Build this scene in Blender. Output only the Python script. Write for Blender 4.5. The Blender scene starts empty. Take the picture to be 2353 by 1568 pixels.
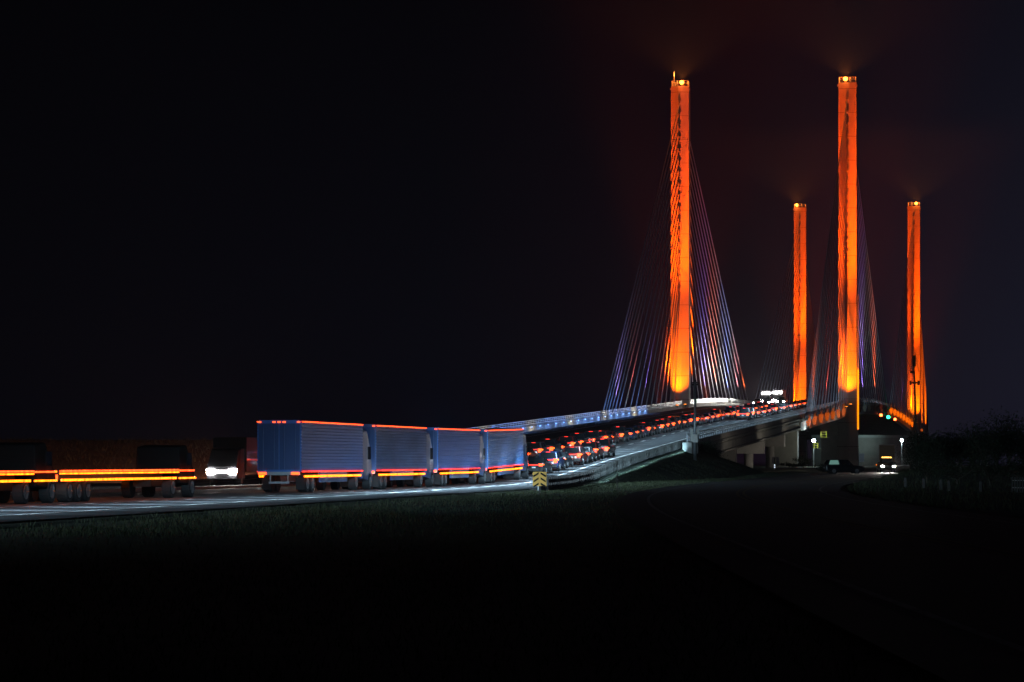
import bpy, math, random
from mathutils import Vector, Matrix, noise
random.seed(7)
sc = bpy.context.scene
COL = sc.collection
R = math.radians
PHI = 0.1740
SA, CA = math.sin(PHI), math.cos(PHI)
O = (48.9, 595.3)
LINK = COL.objects.link

# ------------------------------------------------------------------ road frame
def W(v, u, z=0.0):                      # road coordinates (across, along) -> world
    return Vector((O[0] + u*SA + v*CA, O[1] + u*CA - v*SA, z))
def UV(x, y):
    dx, dy = x-O[0], y-O[1]
    return (dx*CA - dy*SA, dx*SA + dy*CA)
def zr(u):                               # road level
    if u > 290: u = 290 - u + 0.0
    if u >= 0: return 14.6 - 2.4*((u-145)/145)**2
    z = 12.2 + 0.0345*u
    w = .30
    return w*math.log(1+math.exp(min(60, z/w)))
def interp(tab, x):
    if x <= tab[0][0]: return tab[0][1]
    for (a, b), (c, d) in zip(tab, tab[1:]):
        if x <= c: return b + (d-b)*(x-a)/(c-a)
    return tab[-1][1]
EDGE = [(-600,23.5),(-539,22.0),(-498,20.8),(-468,19.8),(-428,18.2),(-388,16.3),(-343,13.9),(-295,12.3),(-244,11.4),(-200,10.5)]
DASH = [(-600,8.4),(-330,8.2),(-240,7.2),(-170,5.6)]
RB = [(-600,26),(-480,23.8),(-440,22.6),(-398,21.6),(-328,16.2),(-257,14.4)]
GR = [(-398,22.5),(-362,19.0),(-328,16.7),(-290,15.4),(-257,14.7)]

# ------------------------------------------------------------------ mesh builder
class MB:
    def __init__(s): s.v=[]; s.f=[]; s.m=[]
    def add(s, vs, fs, mi=0):
        o=len(s.v); s.v+= [tuple(p) for p in vs]
        for f in fs: s.f.append(tuple(i+o for i in f)); s.m.append(mi)
        return s
    def box(s, x0,x1,y0,y1,z0,z1, mi=0, taper=0, tf=None):
        t=taper
        vs=[(x0,y0,z0),(x1,y0,z0),(x1,y1,z0),(x0,y1,z0),(x0+t,y0+t,z1),(x1-t,y0+t,z1),(x1-t,y1-t,z1),(x0+t,y1-t,z1)]
        if tf: vs=[tf(Vector(p)) for p in vs]
        return s.add(vs,[(0,3,2,1),(4,5,6,7),(0,1,5,4),(1,2,6,5),(2,3,7,6),(3,0,4,7)],mi)
    def tube(s, p0,p1,r,r1=None,n=6,mi=0,cap=True):
        p0=Vector(p0);p1=Vector(p1);r1=r if r1 is None else r1
        d=(p1-p0)
        if d.length<1e-6: return s
        d.normalize(); a=Vector((0,0,1)) if abs(d.z)<.9 else Vector((1,0,0))
        x=d.cross(a).normalized(); y=d.cross(x)
        vs=[];fs=[]
        for p,rr in ((p0,r),(p1,r1)):
            for i in range(n):
                t=2*math.pi*i/n; vs.append(p+x*math.cos(t)*rr+y*math.sin(t)*rr)
        for i in range(n): fs.append((i,(i+1)%n,n+(i+1)%n,n+i))
        if cap: fs.append(tuple(range(n-1,-1,-1))); fs.append(tuple(range(n,2*n)))
        return s.add(vs,fs,mi)
    def loft(s, rings, mi=0, cap=True):
        n=len(rings[0]); vs=[p for r in rings for p in r]; fs=[]
        for k in range(len(rings)-1):
            for i in range(n):
                fs.append((k*n+i,k*n+(i+1)%n,(k+1)*n+(i+1)%n,(k+1)*n+i))
        if cap:
            fs.append(tuple(range(n-1,-1,-1))); fs.append(tuple(range((len(rings)-1)*n,len(rings)*n)))
        return s.add(vs,fs,mi)
    def ball(s,c,r,n=8,mi=0,sq=1):
        c=Vector(c); rings=[]
        for k in range(1,n//2+1):
            ph=math.pi*k/(n//2+1)
            rings.append([c+Vector((r*math.sin(ph)*math.cos(2*math.pi*i/n),r*math.sin(ph)*math.sin(2*math.pi*i/n),r*sq*math.cos(ph))) for i in range(n)])
        return s.loft(rings,mi)
    def build(s,name,mats,parent=None,smooth=False):
        me=bpy.data.meshes.new(name); me.from_pydata(s.v,[],s.f)
        if not isinstance(mats,(list,tuple)): mats=[mats]
        for m in mats: me.materials.append(m)
        if len(mats)>1: me.polygons.foreach_set('material_index',s.m)
        if smooth: me.polygons.foreach_set('use_smooth',[True]*len(s.f))
        me.validate(); me.update()
        import bmesh
        bm=bmesh.new(); bm.from_mesh(me); bmesh.ops.recalc_face_normals(bm,faces=bm.faces); bm.to_mesh(me); bm.free()
        o=bpy.data.objects.new(name,me); LINK(o)
        if parent: o.parent=parent
        return o
def tag(o,label=None,cat=None,group=None,kind=None):
    if label: o['label']=label
    if cat: o['category']=cat
    if group: o['group']=group
    if kind: o['kind']=kind
    return o
def empty(name,loc,rz=0,label=None,cat=None,group=None):
    o=bpy.data.objects.new(name,None); LINK(o); o.location=loc; o.rotation_euler=(0,0,rz); o.empty_display_size=.5
    return tag(o,label,cat,group)
def copy_tree(o,parent=None):
    c=o.copy(); LINK(c); c.parent=parent
    for ch in list(o.children):
        copy_tree(ch,c)
    return c
def bevel(o,w=.02,seg=2):
    m=o.modifiers.new('bevel','BEVEL'); m.width=w; m.segments=seg; m.limit_method='ANGLE'; m.angle_limit=R(35)
    return o

# ------------------------------------------------------------------ materials
def mat(name,col,rough=.7,metal=0,noise_s=None,noise_a=.25,bump=0,col2=None,spec=None,stretch=None,coat=0):
    m=bpy.data.materials.new(name); m.use_nodes=True; nt=m.node_tree; b=nt.nodes['Principled BSDF']
    b.inputs['Base Color'].default_value=(*col,1); b.inputs['Roughness'].default_value=rough; b.inputs['Metallic'].default_value=metal
    if spec is not None: b.inputs['Specular IOR Level'].default_value=spec
    if coat: b.inputs['Coat Weight'].default_value=coat
    if noise_s:
        tc=nt.nodes.new('ShaderNodeTexCoord'); mp=nt.nodes.new('ShaderNodeMapping'); nt.links.new(tc.outputs['Object'],mp.inputs[0])
        if stretch: mp.inputs['Scale'].default_value=stretch
        n=nt.nodes.new('ShaderNodeTexNoise'); n.inputs['Scale'].default_value=noise_s; n.inputs['Detail'].default_value=8; n.inputs['Roughness'].default_value=.65
        nt.links.new(mp.outputs[0],n.inputs[0])
        r=nt.nodes.new('ShaderNodeValToRGB'); r.color_ramp.elements[0].position=.3; r.color_ramp.elements[1].position=.72
        c2=col2 or tuple(min(1,c*(1+noise_a)) for c in col)
        r.color_ramp.elements[0].color=(*[c*(1-noise_a) for c in col],1); r.color_ramp.elements[1].color=(*c2,1)
        nt.links.new(n.outputs[0],r.inputs[0]); nt.links.new(r.outputs[0],b.inputs['Base Color'])
        if bump:
            bp=nt.nodes.new('ShaderNodeBump'); bp.inputs['Strength'].default_value=bump; bp.inputs['Distance'].default_value=.05
            nt.links.new(n.outputs[0],bp.inputs['Height']); nt.links.new(bp.outputs[0],b.inputs['Normal'])
    return m
def joints(m,period=4.6):
    nt=m.node_tree; b=nt.nodes['Principled BSDF']; src=b.inputs['Base Color'].links[0].from_socket
    tc=nt.nodes.new('ShaderNodeTexCoord'); sp=nt.nodes.new('ShaderNodeSeparateXYZ'); nt.links.new(tc.outputs['Object'],sp.inputs[0])
    d=nt.nodes.new('ShaderNodeMath'); d.operation='PINGPONG'; d.inputs[1].default_value=period/2; nt.links.new(sp.outputs[2],d.inputs[0])
    l=nt.nodes.new('ShaderNodeMath'); l.operation='LESS_THAN'; l.inputs[1].default_value=.06; nt.links.new(d.outputs[0],l.inputs[0])
    mx=nt.nodes.new('ShaderNodeMixRGB'); mx.blend_type='MULTIPLY'; mx.inputs[2].default_value=(.45,.42,.4,1); nt.links.new(l.outputs[0],mx.inputs[0]); nt.links.new(src,mx.inputs[1]); nt.links.new(mx.outputs[0],b.inputs['Base Color'])
def emit(name,col,s):
    m=bpy.data.materials.new(name); m.use_nodes=True; b=m.node_tree.nodes['Principled BSDF']
    b.inputs['Base Color'].default_value=(*[min(1,c) for c in col],1); b.inputs['Roughness'].default_value=.4
    b.inputs['Emission Color'].default_value=(*col,1); b.inputs['Emission Strength'].default_value=s
    return m
M_asph=mat('asphalt',(.085,.087,.09),1.0,noise_s=.35,noise_a=.3,bump=.15,stretch=(1,.12,1),spec=.12)
M_dpaint=mat('worn_road_paint',(.16,.16,.155),.8,noise_s=1.5,noise_a=.7)  # side road paint coloured dark so it looks unlit, broken up by noise
M_dypaint=mat('worn_yellow_paint',(.12,.08,.02),.8,noise_s=1.5,noise_a=.7)  # yellow lines darkened likewise, dimness put into the colour
M_asph2=mat('old_asphalt',(.022,.022,.023),.85,noise_s=.6,noise_a=.3,bump=.2)
M_paint=mat('white_road_paint',(.75,.75,.73),.5,noise_s=6,noise_a=.15)
M_ypaint=mat('yellow_road_paint',(.7,.42,.05),.5,noise_s=6,noise_a=.15)
M_grass=mat('turf',(.035,.05,.016),.95,noise_s=.8,noise_a=.5,bump=.6,col2=(.07,.07,.03))
M_blade=mat('grass_blade',(.035,.06,.015),.8,noise_s=.7,noise_a=.4,col2=(.075,.075,.03))
M_conc=mat('concrete',(.42,.40,.37),.85,noise_s=.5,noise_a=.18,bump=.15)
M_conc_st=mat('stained_concrete',(.40,.38,.34),.85,noise_s=1.2,noise_a=.4,bump=.15,stretch=(1.4,1.4,.12))
M_pylon=mat('pylon_concrete',(.46,.44,.41),.85,noise_s=.35,noise_a=.12,bump=.08,stretch=(2,2,.4))
joints(M_pylon)
M_cable=mat('cable_sheath',(.55,.60,.72),.5)
M_steel=mat('galvanised_steel',(.42,.43,.44),.45,.8,noise_s=3,noise_a=.15)
M_dsteel=mat('dark_weathered_steel',(.06,.05,.045),.7,.4,noise_s=3,noise_a=.3)
M_rail=mat('railing_steel',(.50,.51,.54),.5,.3)
M_black=mat('black_rubber',(.015,.015,.016),.8)
M_glass=mat('car_glass',(.01,.012,.014),.06)
M_rim=mat('alloy_rim',(.4,.4,.41),.35,.9)
M_trim=mat('black_trim',(.02,.02,.02),.5)
M_sand=mat('dune_sand',(.22,.17,.11),.95,noise_s=.5,noise_a=.4)
M_leaf=mat('dark_foliage',(.022,.032,.014),.9,noise_s=1.2,noise_a=.4)
M_bark=mat('bark',(.09,.07,.05),.9,noise_s=5,noise_a=.3)
M_white=mat('white_sheeting',(.8,.8,.8),.5)
M_cream=mat('cabinet_enamel',(.62,.60,.54),.55,noise_s=4,noise_a=.08)
M_wood=mat('weathered_wood',(.14,.13,.12),.9,noise_s=4,noise_a=.3)  # pickets and bollards coloured dark so they look unlit
M_yel=mat('yellow_steel_paint',(.75,.78,.08),.5)
M_brown=mat('brown_sign_sheeting',(.20,.09,.03),.5)
M_amb=mat('yellow_marker_sheeting',(.85,.45,.08),.45)
M_blk=mat('black_sheeting',(.008,.008,.008),.8,spec=.15)
M_trail=mat('blue_trailer_paint',(.06,.17,.50),.4,noise_s=2,noise_a=.12,stretch=(1,.05,1))
M_trail2=mat('slate_trailer_paint',(.07,.13,.30),.45,noise_s=1,noise_a=.35,stretch=(1,.3,1))
M_trail3=mat('pale_blue_trailer_paint',(.10,.24,.55),.4,noise_s=1,noise_a=.3,stretch=(1,.3,1))
M_cab=mat('blue_cab_paint',(.05,.09,.22),.3,coat=.5)
def uneven(m,sc_=3.0,lo=.45,hi=1.6):
    nt=m.node_tree; b=nt.nodes['Principled BSDF']; st=b.inputs['Emission Strength'].default_value
    g=nt.nodes.new('ShaderNodeTexCoord'); n=nt.nodes.new('ShaderNodeTexNoise'); n.inputs['Scale'].default_value=sc_; n.inputs['Detail'].default_value=4
    nt.links.new(g.outputs['Object'],n.inputs[0]); r=nt.nodes.new('ShaderNodeMapRange'); r.inputs['From Min'].default_value=.32; r.inputs['From Max'].default_value=.68
    r.inputs['To Min'].default_value=st*lo; r.inputs['To Max'].default_value=st*hi; nt.links.new(n.outputs[0],r.inputs[0]); nt.links.new(r.outputs[0],b.inputs['Emission Strength'])
    return m
E_red=emit('red_lamp',(1,.028,.012),3.2)
E_redb=emit('red_orange_lamp',(1,.055,.008),6)
E_amb=emit('amber_lamp',(1,.17,.004),4.5)
E_head=emit('white_headlamp',(1,.96,.9),60)
E_head2=emit('dim_headlamp',(1,.96,.9),14)
E_beacon=emit('orange_beacon',(1,.16,.012),30)
E_cool=emit('cool_lamp',(.80,.93,1),60)
E_green=emit('green_lamp',(.02,1,.35),9)
E_navr=emit('red_navigation_lamp',(1,.10,.02),14)
E_blue=emit('blue_lamp',(.2,.4,1),4)
E_org=emit('orange_flood_lens',(1,.25,.02),10)
E_sr=uneven(emit('red_strip',(1,.06,.008),5)); E_sa=uneven(emit('amber_strip',(1,.17,.004),4.5)); E_sl=uneven(emit('red_lower_strip',(1,.028,.012),3.2))  # for strips added to the trucks, standing in for streaks of passing lamps
E_edge=emit('orange_tube',(1,.19,.0),2.6)  # glow standing in for floodlight on a pylon edge
E_pane=emit('lit_cab_window',(.25,.5,.42),.35)  # pane that glows teal
E_refl=emit('white_marker_lamp',(.75,.85,1),1.3)  # shine of the reflectors put in as emission

# ------------------------------------------------------------------ lights
def spot(name,loc,target,power,col,angle,blend=.5,parent=None,size=.15):
    d=bpy.data.lights.new(name,'SPOT'); d.energy=power; d.color=col; d.spot_size=R(angle); d.spot_blend=blend; d.shadow_soft_size=size
    o=bpy.data.objects.new(name,d); LINK(o)
    loc=Vector(loc); dirv=Vector(target)-loc
    o.location=loc; o.rotation_euler=dirv.to_track_quat('-Z','Y').to_euler()
    if parent: o.parent=parent
    return o
def point(name,loc,power,col,parent=None,size=.15):
    d=bpy.data.lights.new(name,'POINT'); d.energy=power; d.color=col; d.shadow_soft_size=size
    o=bpy.data.objects.new(name,d); LINK(o); o.location=loc
    if parent: o.parent=parent
    return o
ORG=(1,.072,.0)

# ------------------------------------------------------------------ camera, world
cd=bpy.data.cameras.new('camera'); cam=bpy.data.objects.new('camera',cd); LINK(cam); sc.camera=cam
cam.location=(0,0,1.8); cam.rotation_euler=(R(90),0,0); cd.lens=7045/2353*36; cd.sensor_width=36; cd.shift_y=(1060-784)/2353
cd.clip_end=6000; cd.clip_start=.5
w=bpy.data.worlds.new('World'); sc.world=w; w.use_nodes=True; nt=w.node_tree
bg=nt.nodes['Background']; tc=nt.nodes.new('ShaderNodeTexCoord'); sep=nt.nodes.new('ShaderNodeSeparateXYZ'); nt.links.new(tc.outputs['Generated'],sep.inputs[0])
sky=nt.nodes.new('ShaderNodeTexSky'); sky.sky_type='NISHITA'; sky.sun_disc=False; sky.sun_elevation=R(-8); sky.sun_rotation=R(60)
# horizon glow of the night sky, stronger towards the towns to the right
rx=nt.nodes.new('ShaderNodeValToRGB'); cr=rx.color_ramp
cr.elements[0].position=0; cr.elements[0].color=(.0012,.0013,.0026,1); cr.elements[1].position=1; cr.elements[1].color=(.0080,.0080,.0160,1)
e=cr.elements.new(.45); e.color=(.0018,.0017,.0036,1); e=cr.elements.new(.72); e.color=(.0048,.0022,.0050,1)  # middle stop paints the reddish glow round the pylons into the sky
mx=nt.nodes.new('ShaderNodeMapRange'); mx.inputs['From Min'].default_value=-.18; mx.inputs['From Max'].default_value=.17
nt.links.new(sep.outputs[0],mx.inputs[0]); nt.links.new(mx.outputs[0],rx.inputs[0])
rz_=nt.nodes.new('ShaderNodeMapRange'); rz_.inputs['From Min'].default_value=0; rz_.inputs['From Max'].default_value=.16; rz_.inputs['To Min'].default_value=1.35; rz_.inputs['To Max'].default_value=.55
nt.links.new(sep.outputs[2],rz_.inputs[0])
mul=nt.nodes.new('ShaderNodeVectorMath'); mul.operation='SCALE'; nt.links.new(rx.outputs[0],mul.inputs[0]); nt.links.new(rz_.outputs[0],mul.inputs['Scale'])
add=nt.nodes.new('ShaderNodeVectorMath'); add.operation='ADD'
s2=nt.nodes.new('ShaderNodeVectorMath'); s2.operation='SCALE'; s2.inputs['Scale'].default_value=.02; nt.links.new(sky.outputs[0],s2.inputs[0])
nt.links.new(mul.outputs[0],add.inputs[0]); nt.links.new(s2.outputs[0],add.inputs[1]); nt.links.new(add.outputs[0],bg.inputs[0]); bg.inputs[1].default_value=.85
sc.view_settings.view_transform='Standard'; sc.view_settings.look='None'; sc.view_settings.exposure=0; sc.view_settings.gamma=1

# ------------------------------------------------------------------ ground
def sm(a,b,x):
    t=max(0,min(1,(x-a)/(b-a))); return t*t*(3-2*t)
def gh(x,y):
    v,u=UV(x,y)
    n=noise.noise(Vector((x*.05,y*.05,0)))*.25+noise.noise(Vector((x*.3,y*.3,3)))*.06
    # dunes beyond the far side of the road
    h=-.16+n*.35+.3*sm(150,420,y)*sm(-5,25,x)+.5*n*sm(300,420,y)
    h+= 4.3*math.exp(-((y-345)/42)**2)*(1-sm(-22,2,x))*(1+.5*n)
    h+= 1.2*sm(20,40,x)*sm(200,300,y)*.6
    if u<-225:
        zz=zr(min(u,-249)) -.12
        if u>-249: zz-= (u+249)*.35
        rb=interp(RB,u)+.6; d=max(0,v-rb, -16.5-v)
        emb=zz-d*.36-(.45 if v>0 else 0)
        h=max(emb,h) if d>0 else zz
    # side road lies level
    if 0<y<430:
        cx=sx(y); dd=abs(x-cx)
        if dd<9 and u<-100: h=h*(sm(5.6,9,dd)) + (-.06)*(1-sm(5.6,9,dd)) + sroad_z(y)*(1-sm(5.6,9,dd))
    return h
def embz(v,u):
    if not (-560<u<-226) or v<interp(RB,u)-.5: return -9
    zz=zr(min(u,-249)) -.05
    if u>-249: zz-= (u+249)*.35
    d=max(0,v-interp(RB,u)-.6)
    return zz-.09*min(1,d/.6)-.36*d+.05*noise.noise(Vector((v*.7,u*.25,4)))
def gs(x,y):
    v,u=UV(x,y); return max(gh(x,y),embz(v,u))
SX=[(-60,9.6),(60,9.5),(120,9.9),(178,12.8),(240,20),(320,33),(400,49),(480,66),(560,84)]
def sx(y):
    # smoothed centre line
    return sum(interp(SX,y+d) for d in (-24,-12,0,12,24))/5
def sroad_z(y): return .35*sm(250,400,y)
xs=[-400,-300,-220]+[-160+4*i for i in range(20)]+[-80+2*i for i in range(85)]+[90+6*i for i in range(25)]+[260,320,420,600]
ys=[-60,-30,-10]+[2*i for i in range(0,230)]+[460+8*i for i in range(60)]+[960,1100,1400,2000,3000]
mb=MB(); idx={}
for j,y in enumerate(ys):
    for i,x in enumerate(xs):
        mb.v.append((x,y,gh(x,y)-(3.5*sm(600,640,y))))
nx=len(xs)
for j in range(len(ys)-1):
    for i in range(nx-1):
        mb.f.append((j*nx+i,j*nx+i+1,(j+1)*nx+i+1,(j+1)*nx+i)); 
        yy=ys[j]; xx=xs[i]
        mb.m.append(1 if (280<yy<440 and xx<-4) else 0)
o=mb.build('ground',[M_grass,M_sand],smooth=True); tag(o,kind='structure')
mb=MB(); rows=[-560+2.5*k for k in range(134)]; offs=[0,.5,.9,1.5,2.3,3.3,4.6,6.2,8.2,10.6,13.5]
for u in rows:
    rb=interp(RB,u)-.05
    for q in offs: mb.v.append(tuple(W(rb+q,u,embz(rb+q,u))))
n_=len(offs)
for k in range(len(rows)-1):
    for t in range(n_-1): mb.f.append((k*n_+t,k*n_+t+1,(k+1)*n_+t+1,(k+1)*n_+t)); mb.m.append(0)
o=mb.build('embankment',M_grass,smooth=True); tag(o,kind='structure')
mb=MB(); mb.add([(-3000,640,-.9),(3000,640,-.9),(3000,5500,-.9),(-3000,5500,-.9)],[(0,1,2,3)])
o=mb.build('water',mat('inlet_water',(.01,.014,.018),.15,noise_s=.5,noise_a=.2,bump=.4)); tag(o,kind='structure')

# ------------------------------------------------------------------ road
def strip(name,vl,vr,u0,u1,dz,m,step=4,cond=None):
    mb=MB(); u=u0; k=0
    rows=[]
    while u<=u1+.01:
        rows.append(u); u+=step
    for u in rows:
        a=vl(u) if callable(vl) else vl; b=vr(u) if callable(vr) else vr
        for t in (0,.25,.5,.75,1): mb.v.append(tuple(W(a+(b-a)*t,u,zr(u)+dz)))
    for k in range(len(rows)-1):
        for t in range(4): mb.f.append((k*5+t,k*5+t+1,k*5+6+t,k*5+5+t)); mb.m.append(0)
    return mb
o=strip('road',-14.6,lambda u:interp(RB,u) ,-600,400,0,M_asph).build('road',M_asph); tag(o,kind='structure')
mk=MB()
def line(vf,u0,u1,wd,on=None,off=None,mi=0):
    u=u0
    while u<u1:
        e=min(u1,u+(on if on else 4))
        k=u; n=max(1,int(math.ceil((e-u)/4)))
        for i in range(n):
            a=u+(e-u)*i/n; b=u+(e-u)*(i+1)/n
            mk.add([W(vf(a)-wd/2,a,zr(a)+.006),W(vf(a)+wd/2,a,zr(a)+.006),W(vf(b)+wd/2,b,zr(b)+.006),W(vf(b)-wd/2,b,zr(b)+.006)],[(0,1,2,3)],mi)
        u=e+(off or 0)
line(lambda u:interp(EDGE,u),-600,400,.34)
line(lambda u:interp(DASH,u),-600,400,.32,3.6,8.6)
line(lambda u:14.9,-600,-356,.32,1.2,2.6)
line(lambda u:1.8,-600,400,.28,mi=1)
line(lambda u:-1.6,-600,400,.16,mi=1)
line(lambda u:-6,-600,400,.15,3,9)
line(lambda u:-10.4,-600,400,.16)
o=mk.build('road_markings',[M_paint,M_ypaint]); tag(o,kind='structure')
# low median
mb=MB(); rows=list(range(-600,-250,6))
rings=[]
for u in rows: rings.append([tuple(W(a,u,zr(u)+b)) for a,b in ((-.9,.0),(-.75,.14),(.95,.14),(1.1,.0))])
mb.loft(rings); o=mb.build('median_kerb',M_conc); tag(o,kind='structure')
# side road
mb=MB(); r=[y for y in range(-40,430,5)]
def srow(off,y,z):
    t=(sx(y+1)-sx(y-1))/2; n=Vector((1,-t,0)).normalized(); return tuple(Vector((sx(y),y,z+sroad_z(y)))+n*off)
for y in r:
    for f in (-6.0,0,6.0): mb.v.append(srow(f,y,.02))
for k in range(len(r)-1):
    for t in (0,1): mb.f.append((k*3+t,k*3+t+1,k*3+4+t,k*3+3+t)); mb.m.append(0)
o=mb.build('side_road',M_asph2); tag(o,kind='structure')
mb=MB()
for off,mi in ((-4.7,0),(4.7,0),(-.18,1),(.18,1)):
    for a,b in zip(r,r[1:]): mb.add([srow(off-.07,a,.026),srow(off+.07,a,.026),srow(off+.07,b,.026),srow(off-.07,b,.026)],[(0,1,2,3)],mi)
o=mb.build('side_road_markings',[M_dpaint,M_dypaint]); tag(o,kind='structure')

# grass
mb=MB()
def blade(x,y,h,wd):
    z=gs(x,y)-.02; a=random.random()*6.28; dx,dy=math.cos(a)*wd,math.sin(a)*wd; lx,ly=random.uniform(-.4,.4)*h,random.uniform(-.4,.4)*h
    n=len(mb.v); mb.v+=[(x-dx,y-dy,z),(x+dx,y+dy,z),(x+lx+dx*.5,y+ly+dy*.5,z+h*.6),(x+lx*1.6,y+ly*1.6,z+h)]
    mb.f+=[(n,n+1,n+2),(n,n+2,n+3)]; mb.m+=[0,0]
cnt=0
while cnt<26000:
    u=random.uniform(-520,-245); v=interp(RB,u)+.6+abs(random.gauss(0,6))
    p=W(v,u)
    if abs(p.x-sx(p.y))<6.3 or v-interp(GR,u)<.7 and -398<u<-257: continue
    if noise.noise(Vector((p.x*.25,p.y*.25,9)))<-.22: continue
    blade(p.x,p.y,random.uniform(.06,.2),.02); cnt+=1
cnt=0
while cnt<16000:
    y=random.uniform(22,130); x=random.uniform(-.17*y-2,4.0)
    v,u=UV(x,y)
    if v<interp(RB,u)+.5 or abs(x-sx(y))<6.2: continue
    blade(x,y,random.uniform(.05,.16),.012); cnt+=1
cnt=0
while cnt<9000:
    y=random.uniform(120,420); x=sx(y)+6.5+abs(random.gauss(0,10))
    blade(x,y,random.uniform(.12,.4),.025); cnt+=1
cnt=0
while cnt<9000:
    x=random.uniform(-75,-5); y=random.gauss(322,18); blade(x,y,random.uniform(.15,.45),.04); cnt+=1
o=mb.build('grass',M_blade); tag(o,kind='stuff')

# ------------------------------------------------------------------ bridge
BR=empty('cable_stayed_bridge',(O[0],O[1],0),-PHI,'cable stayed road bridge with four tall orange lit concrete pylons','bridge')
def section_deck(us,half,depth):
    rings=[]
    for u in us:
        z=zr(u)-.03
        rings.append([(-half,u,z),(half,u,z),(half,u,z-.45),(half-.25,u,z-.6),(half-.25,u,z-depth),(half-1.7,u,z-depth),(half-2.0,u,z-.6),(-half+2.0,u,z-.6),(-half+1.7,u,z-depth),(-half+.25,u,z-depth),(-half+.25,u,z-.6),(-half,u,z-.45)])
    mb=MB(); mb.loft(rings); return mb
us=[-107+6.3*i for i in range(81)]
o=section_deck(us,16.0,1.9)
for k,u in enumerate(us[::1]):
    o.box(-14,14,u-.2,u+.2,zr(u)-1.6,zr(u)-.55)
o.build('deck',M_conc,BR)
def barrier(vs,u0,u1,parent,lab=None):
    n=int((u1-u0)/3); mb=MB(); rings=[]
    for i in range(n+1):
        u=u0+(u1-u0)*i/n; z=zr(u)
        rings.append([(vs-.2,u,z-.02),(vs+.2,u,z-.02),(vs+.14,u,z+.62),(vs-.14,u,z+.62)])
    mb.loft(rings); o=mb.build('barrier',M_conc_st,parent)
    r=MB()
    for zz,rr in ((.98,.045),(1.2,.05),(1.42,.065)):
        rg=[]
        for i in range(n+1):
            u=u0+(u1-u0)*i/n; z=zr(u)+zz
            rg.append([(vs-rr,u,z-rr),(vs+rr,u,z-rr),(vs+rr,u,z+rr),(vs-rr,u,z+rr)])
        r.loft(rg)
    u=u0+.3
    while u<u1:
        z=zr(u); r.box(vs-.05,vs+.05,u-.06,u+.06,z+.60,z+1.4); u+=2.0
    u=u0+.3
    while u<min(u1,60):
        z=zr(u); r.box(vs-.03,vs+.03,u-.09,u+.09,z+.60,z+.96); u+=.5
    r.build('railing',M_rail,parent)
barrier(-15.2,-107,397,BR); barrier(15.2,-107,397,BR)

ptop=74.8
NS=17
tops=TOPS=[35.2+2.27*k for k in range(17)]
def pylon(v0,u0,antenna=False,beac=0.4,lab=None,side=1):
    zb=-1.0
    def ring(z,s=1): return [(v0+a*s,u0+b*s,z) for a,b in ((-1.72,-1.35),(-.35,-1.75),(.35,-1.75),(1.72,-1.35),(1.72,1.35),(.35,1.75),(-.35,1.75),(-1.72,1.35))]
    mb=MB(); mb.loft([ring(zb,1.22),ring(7.5,1.1),ring(11,1.04),ring(40,1.02),ring(ptop,1.0)])
    for k in range(17):
        for sg in (-1,1): mb.box(v0-.28,v0+.28,u0+sg*1.95-.28,u0+sg*1.95+.28,tops[k]-.35,tops[k]+.25)
    p=mb.build('pylon',M_pylon,BR); 
    if lab: p['label']=lab
    # top railing
    r=MB(); c=[(-1.6,-1.2),(1.6,-1.2),(1.6,1.2),(-1.6,1.2)]
    for i in range(4):
        a=c[i]; b=c[(i+1)%4]
        for zz in (.55,1.05): r.tube((v0+a[0],u0+a[1],ptop+zz),(v0+b[0],u0+b[1],ptop+zz),.05)
        for t in (0,.33,.66): r.tube((v0+a[0]+(b[0]-a[0])*t,u0+a[1]+(b[1]-a[1])*t,ptop-.05),(v0+a[0]+(b[0]-a[0])*t,u0+a[1]+(b[1]-a[1])*t,ptop+1.05),.05)
    r.box(v0-1.95,v0-1.7,u0-1.3,u0-1.0,ptop-.7,ptop-.3); r.box(v0+1.7,v0+1.95,u0-1.3,u0-1.0,ptop-.9,ptop-.5)
    r.build('top_railing',M_steel,p)
    b=MB(); b.ball((v0+beac,u0-1.0,ptop+.75),.42,10); b.build('beacon',E_beacon,p,True); point('beacon_light',(v0+beac,u0-2.0,ptop+1.1),500,(1,.22,.03),BR,.3); spot('beacon_flare',(v0+beac,u0-1.0,ptop+1.3),(v0+beac,u0-1.0,ptop+9),5.5e4,(1,.25,.04),150,.6,BR,.2)  # upward spot added for a halo round the beacon
    b=MB(); b.tube((v0+beac,u0-1.0,ptop-.02),(v0+beac,u0-1.0,ptop+.5),.14); b.build('beacon_post',M_steel,p)
    if antenna:
        a=MB(); a.tube((v0-1.15,u0-1,ptop),(v0-1.15,u0-1,ptop+2.9),.07,.03); a.tube((v0-.9,u0-1,ptop),(v0-.9,u0-1,ptop+.7),.1); a.tube((v0-1.45,u0-1,ptop),(v0-1.45,u0-1,ptop+.8),.06); a.build('antenna',M_steel,p)
    return p
PV=16.25
P1=pylon(-PV-.0,0,True,.35,'left pylon of the near pair',-1); P2=pylon(PV,0,False,-.4,'right pylon of the near pair')
P3=pylon(-PV,290,False,-.9,'left pylon of the far pair'); P4=pylon(PV,290,False,.7,'right pylon of the far pair')
for u0 in (0,290):
    mb=MB(); z=zr(u0); mb.box(-PV+1.6,PV-1.6,u0-1.3,u0+1.3,z-4.2,z-1.95); mb.build('crossbeam',M_conc,BR)
mb=MB(); mb.box(11.2,14.3,-1.2,1.2,-1,8.0); mb.build('lower_leg',M_conc,BR)
mb=MB(); mb.box(-14.3,-11.2,-1.2,1.2,-1,8.0); mb.build('lower_leg',M_conc,BR)
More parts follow.
